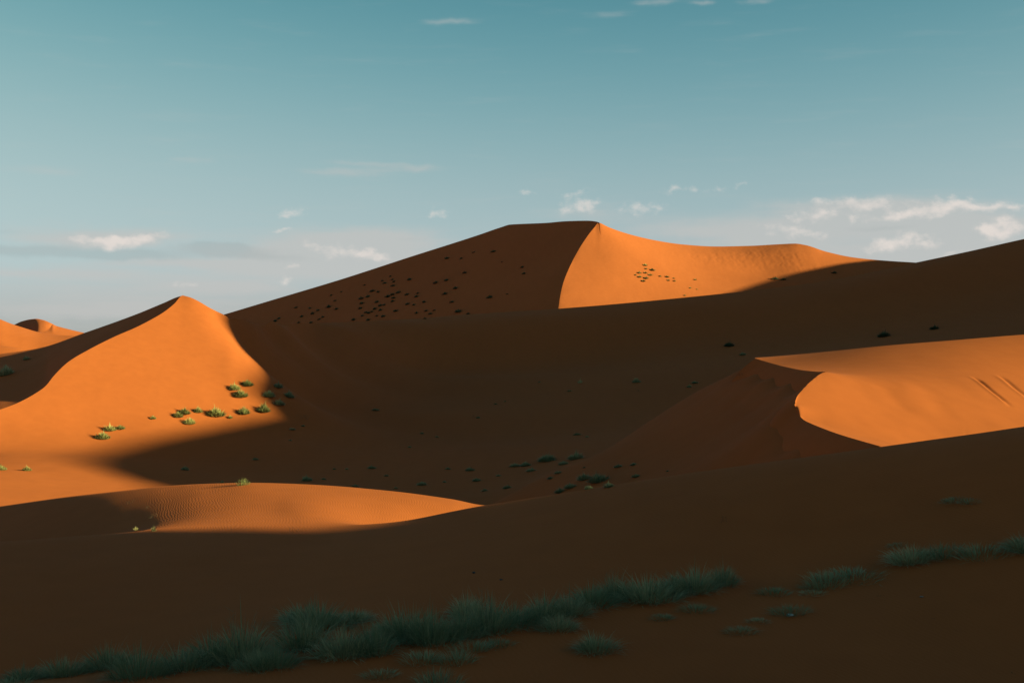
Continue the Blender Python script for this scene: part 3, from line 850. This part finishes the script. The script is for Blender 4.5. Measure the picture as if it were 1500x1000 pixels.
# cushions at the foot of the left dune
CUSHIONS = [(150,642,28,'dark green cushion bush lowest of the cluster of three at the left dune foot'),
 (161,630,24,'olive cushion bush behind the lowest one in the cluster of three on sunlit sand'),
 (176,628,18,'small yellow green bush at the right end of the cluster of three'),
 (224,613,13,'tiny lone bush casting a long thin shadow on sunlit sand'),
 (261,610,22,'dark green bush at the left end of the sunlit row, touching a paler one'),
 (270,605,24,'olive bush tucked behind the dark one at the left end of the sunlit row'),
 (278,620,25,'round bush standing in front of the sunlit row, nearest the shadow edge'),
 (290,603,20,'yellowish low bush between two larger bushes of the sunlit row'),
 (316,608,34,'widest bush of the sunlit row at the left dune foot'),
 (337,612,11,'tiny tuft at the right foot of the widest bush in the sunlit row'),
 (357,605,28,'second bush from the right end of the sunlit row, dark shadow on its left'),
 (386,602,31,'tall pale olive bush at the right end of the sunlit row by the shadow tip'),
 (352,580,28,'large olive bush in front of its twin on the dune face, near the shadow edge'),
 (343,570,24,'olive bush just behind the larger one high on the sunlit dune face'),
 (362,564,24,'pale topped bush half in shade at the upper edge of the dune shadow')]
for i, (p, q, w, lb) in enumerate(CUSHIONS):
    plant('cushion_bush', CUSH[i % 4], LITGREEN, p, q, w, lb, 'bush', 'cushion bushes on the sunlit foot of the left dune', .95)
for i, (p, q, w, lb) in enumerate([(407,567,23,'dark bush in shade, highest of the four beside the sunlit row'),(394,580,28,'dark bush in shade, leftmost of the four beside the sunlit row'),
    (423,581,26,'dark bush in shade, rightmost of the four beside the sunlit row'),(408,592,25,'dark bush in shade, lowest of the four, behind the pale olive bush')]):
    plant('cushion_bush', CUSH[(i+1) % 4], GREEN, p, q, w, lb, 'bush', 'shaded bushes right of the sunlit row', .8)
for p, q, w, lb in [(1,688,22,'bush cut by the left edge of the picture on sunlit sand'),(39,689,19,'small round bush on sunlit sand at the far left, touched by a long shadow'),
                    (271,688,17,'lone dark bush inside the rounded end of the valley shadow'),(325,707,9,'tiny dark tuft just behind the crest of the low lit dune'),
                    (449,704,22,'round dark bush in shade just behind the crest of the low lit dune')]:
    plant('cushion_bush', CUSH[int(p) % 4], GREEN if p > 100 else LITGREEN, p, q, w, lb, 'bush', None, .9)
plant('cushion_bush', CUSH[2], GREEN, 9, 549, 32, 'big dark bush on the shaded left flank of the left dune', 'bush', None, 1.2)
plant('cushion_bush', CUSH[3], GREEN, 39, 527, 15, 'small dark bush higher up on the shaded left flank of the left dune', 'bush', None, 1.0)

# valley floor and middle dune in shade
VALLEY = [(550,601,14),(618,635,9),(740,588,6),(726,592,7),(834,573,9),(544,686,17),(508,687,8),(490,687,7),(474,702,10),(566,697,10),(618,710,20),(656,687,11),(688,689,20),(651,706,9),(698,704,18),(710,719,14),(743,715,18),(730,697,10),(754,683,20),(770,682,22),(778,690,19),
 (806,701,14),(818,693,16),(856,685,7),(906,684,18),(928,681,15),(932,698,17),(978,690,7),(428,629,12),(444,624,8),(425,645,7),(374,673,12),(1018,561,13),(600,655,8),(520,712,12),(580,715,9),(640,640,8),(860,640,9),(845,637,14),(700,612,9),(790,560,6)]
SINGLED.update({
 (550,601):'lone dark tussock high on the left of the shaded valley floor', (618,635):'lone tiny tussock in the bare middle of the shaded valley floor', (834,573):'small dark tussock just left of and below the pale tuft',
 (544,686):'upright wispy tussock above the right half of the low lit dune', (688,689):'roundest dark tussock in the middle of the valley bottom', (618,710):'flat wide tussock low in the valley, above the tip of the low lit dune',
 (698,704):'flat wide tussock below the roundest one in the valley bottom', (710,719):'dark tussock just above the tip of the lit sand, left of a pair', (743,715):'dark tussock just above the tip of the lit sand, right of a pair',
 (906,684):'low dark tussock right of the thick valley cluster, left one of a pair', (928,681):'dark tussock right of the thick valley cluster, right one of a pair', (978,690):'last small tussock to the right along the foreground crest',
 (1018,561):'dark tussock with pale stalks near the nose of the crescent dune', (428,629):'small dark tussock just right of the sunlit tip', (374,673):'flat twiggy tussock inside the left part of the valley shadow',
 (740,588):'tiny tussock, right one of two high in the middle of the valley', (726,592):'tiny tussock, left one of two high in the middle of the valley', (790,560):'tiny tussock left of the pale tuft, highest on the valley floor'})
def valley_label(p, q):
    if p < 600: return 'small dark tussock scattered behind the low lit dune in the valley shadow'
    if p < 745: return 'small dark tussock scattered over the middle of the shaded valley bottom'
    return 'small dark tussock among the bushes at the right of the shaded valley bottom'
shrub_field(VALLEY, valley_label, 'dark tussocks on the shaded valley floor', 7, 14, CUSH, GREEN, 'desert_tussock', 'tussock', .62)
for i, (p, q, w, lb) in enumerate([(802,675,29,'broad dark bush, farthest back of the thick cluster in the shaded valley'),(844,672,27,'dark bush right of the farthest one in the valley cluster'),(826,680,15,'small dark bush between the two farthest bushes of the valley cluster'),
    (856,702,24,'dark bush left of the widest one in the valley cluster'),(877,705,34,'widest bush in the thick valley cluster behind the foreground crest'),(892,713,19,'dark bush half hidden by the foreground crest, right end of the valley cluster'),
    (836,714,20,'dark bush against the foreground crest, second from the left there'),(820,721,18,'dark bush against the foreground crest, leftmost there'),(862,716,16,'low bush against the foreground crest in front of the widest one')]):
    plant('cushion_bush', CUSH[i % 4], GREEN, p, q, w*1.3, lb, 'bush', 'thick cluster of bushes in the shaded valley', .75)
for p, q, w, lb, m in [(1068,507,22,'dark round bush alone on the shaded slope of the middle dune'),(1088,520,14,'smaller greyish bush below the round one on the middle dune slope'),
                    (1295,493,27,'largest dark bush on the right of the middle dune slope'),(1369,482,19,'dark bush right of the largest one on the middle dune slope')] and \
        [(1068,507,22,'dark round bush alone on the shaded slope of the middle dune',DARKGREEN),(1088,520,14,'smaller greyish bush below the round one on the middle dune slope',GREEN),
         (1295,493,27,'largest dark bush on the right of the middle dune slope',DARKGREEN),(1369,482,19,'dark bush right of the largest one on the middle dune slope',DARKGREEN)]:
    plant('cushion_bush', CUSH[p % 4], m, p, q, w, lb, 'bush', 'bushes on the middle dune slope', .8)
plant('pale_tuft', TUFT[0], STRAW_LIT, 850, 561, 13, 'pale tuft coloured as sunlit, alone in the middle of the shaded valley', 'tuft', None, .8)  # sunlight caught by this tuft is painted as straw colour
for p, q, w, lb in [(932,560,16,'dark tuft with a pale sunlit top in the shaded valley, right of the pale tuft'),(1010,567,10,'tiny dark tuft touching the tussock near the nose of the crescent dune')]:
    o = plant('desert_tussock', CUSH[p % 4], GREEN, p, q, w, lb, 'tussock', None, .8)
    c = bpy.data.objects.new('sunlit_top', TUFT[1]); COL.objects.link(c); c.parent = o; c.location = (0, 0, .35); c.scale = (.8, .8, .6)  # pale cap paints sun catching the tips
    if not TUFT[1].materials: TUFT[1].materials.append(STRAW_LIT)
plant('grass_tuft', SPARSE[0], LITGREEN, 356, 710, 24, 'sunlit spiky grass tuft standing on the crest of the low lit dune', 'tuft', None, .9)
plant('pale_tuft', TUFT[0], STRAW_LIT, 199, 777, 13, 'left one of two pale dry tufts in the shade of the low lit dune', 'tuft', 'pale dry tufts', .8)
plant('pale_tuft', TUFT[1], STRAW_LIT, 225, 778, 15, 'right one of two pale dry tufts, taller and bent, by the lit sand', 'tuft', 'pale dry tufts', 1.0)

# dead twigs
for i, (p, q, w, lb) in enumerate([(443,613,34,'dead twigs lying by the tip of the sunlit sand'),(190,737,22,'dead twigs highest on the low lit dune, near its left end'),(216,744,18,'dead twigs in the middle of three bits on the low lit dune'),
    (225,757,24,'dead twigs with a long shadow low on the lit dune, above the dry tufts'),(433,779,32,'flat heap of dark twigs at the lower edge of the low lit dune'),(339,776,10,'tiny pale twig at the lower edge of the low lit dune'),
    (694,611,16,'twigs lying in the shaded valley, left of centre'),(1087,549,20,'twigs lying in shade left of the crescent dune'),(935,573,16,'twigs just below the dark tuft with a pale top'),
    (1060,764,18,'lone thin dry stalk on the dark foreground slope'),(1290,873,18,'dark twigs on bare sand below the right end of the grass band'),(1482,986,16,'dark twigs at the lower right corner'),(1368,906,13,'small dark twigs right of the pale scrap')]):
    plant('dead_twig', DEAD[i % 3], TWIG, p, q, w, lb, 'twig', None, .5 if i not in (9,) else 1.2)

# the foreground grass band, every clump a tussock with its own seed stalks
BAND = [(40,1002,80,.7),(95,992,90,.8),(552,958,110,.9),(748,918,100,1.0),(945,877,90,.9),(385,985,90,.8),(575,930,80,.8),(690,905,80,.8),(820,915,70,.8),(440,905,80,.9),(150,985,95,.85),(205,985,100,.9),(262,982,100,.95),(318,975,110,1.0),(352,962,120,1.1),(404,975,90,1.0),(447,957,105,1.05),(470,925,110,.9),(510,912,80,.7),(505,965,100,.9),(596,945,110,1.05),(632,934,110,1.05),
        (668,935,95,1.0),(706,928,100,1.05),(790,913,95,.95),(832,903,90,.85),(872,893,85,.85),(905,882,75,1.3),(985,870,85,.8),(1022,868,80,.95),(1050,862,60,1.0),
        (1215,850,70,1.0),(1252,843,85,.75),(1340,828,85,.9),(1377,820,80,1.05),(1432,812,90,1.0),(1508,798,80,.9)]
LOOSE = [(866,946,88,.8),(20,1000,70,.6),(560,985,60,.5),(615,975,70,.6),(660,970,70,.7),(690,958,60,.6),(735,950,55,.5),(640,1000,90,.9),(1090,922,50,.4),(1118,912,42,.4),(1150,905,58,.45),(1142,866,48,.5),(1185,862,36,.4),(1022,892,55,.5),(1200,873,40,.4),(1405,740,44,.5),(1418,735,36,.5),(1320,800,30,.5),(980,905,40,.4)]
ORD = ['first','second','third','fourth','fifth','sixth','seventh','eighth','ninth','tenth','eleventh','twelfth','thirteenth','fourteenth','fifteenth','sixteenth','seventeenth','eighteenth','nineteenth','twentieth']
def ordinal(i, n):
    return (ORD[i] + ' from the left') if i < 20 else (ORD[n-1-i] + ' from the right')
def near_tussock(i, p, q, w, h, lb, group, meshes, stalks):
    o = plant('grass_tussock', meshes[i % len(meshes)], GREEN, p + RND.uniform(-9, 9), q + RND.uniform(-9, 7), w*RND.uniform(.95, 1.25), lb, 'grass tussock', group, h*RND.uniform(.8, 1.2)*(.72 if p > 1200 else 1), .5)
    if stalks:
        c = bpy.data.objects.new('seed_stalk', STALK[i % 3]); COL.objects.link(c); c.parent = o
        c.scale = (1, 1, RND.uniform(.8, 1.15)); c.rotation_euler = (0, 0, RND.uniform(0, 6))
        if not STALK[i % 3].materials: STALK[i % 3].materials.append(STRAW2)
STRAW2 = plant_material('grey_straw', (.16, .16, .10), (.24, .22, .13), .4)
BAND.sort()
nb = len(BAND)
for i, (p, q, w, h) in enumerate(BAND):
    near_tussock(i, p, q, w, h, 'teal green grass tussock in the foreground band, %s' % ordinal(i, nb), 'grass tussocks of the foreground band', SPARSE if (p > 1200 and i % 3) else NEAR, i % 2 == 0 or h > 1.1)
LOOSE.sort()
for i, (p, q, w, h) in enumerate(LOOSE):
    lb = 'round dark bush alone on the sand in front of the grass band' if w == 88 else 'sparse low grass tuft beside the foreground band, %s of these' % ordinal(i, len(LOOSE))
    near_tussock(i, p, q, w, h, lb, None if w == 88 else 'sparse tufts beside the foreground band', NEAR if w == 88 else SPARSE, p in (640, 1405))

# litter
def lump(name, p, q, wpx, colr, label, cat, flat, seed):
    import bmesh
    rnd = random.Random(seed)
    bm = bmesh.new()
    bmesh.ops.create_icosphere(bm, subdivisions=2, radius=1)
    for v in bm.verts:
        v.co *= rnd.uniform(.8, 1.15)
        v.co.z *= flat
    me = bpy.data.meshes.new(name); bm.to_mesh(me); bm.free()
    m = bpy.data.materials.new(name + '_material'); m.use_nodes = True
    m.node_tree.nodes['Principled BSDF'].inputs['Base Color'].default_value = (*colr, 1); m.node_tree.nodes['Principled BSDF'].inputs['Roughness'].default_value = .8
    me.materials.append(m)
    loc, n = ground(p, q); r = wpx*loc.y/FPX/2
    o = bpy.data.objects.new(name, me); o.location = loc + Vector((0, 0, r*flat*.4)); o.scale = (r, r, r); COL.objects.link(o)
    o['label'] = label; o['category'] = cat
lump('pale_scrap', 1157, 901, 11, (.30, .34, .30), 'small pale flat scrap lying in the sparse grass, lower right', 'scrap', .35, 1)
lump('dark_pebble', 694, 839, 5, (.05, .035, .03), 'small dark pebble on the smooth foreground slope, left one', 'pebble', .7, 2)
lump('dark_pebble', 734, 849, 5, (.05, .035, .03), 'small dark pebble on the smooth foreground slope, right one', 'pebble', .5, 3)
lump('pale_scrap', 1350, 874, 6, (.20, .17, .14), 'tiny pale scrap on bare sand, far right below the grass band', 'scrap', .4, 4)
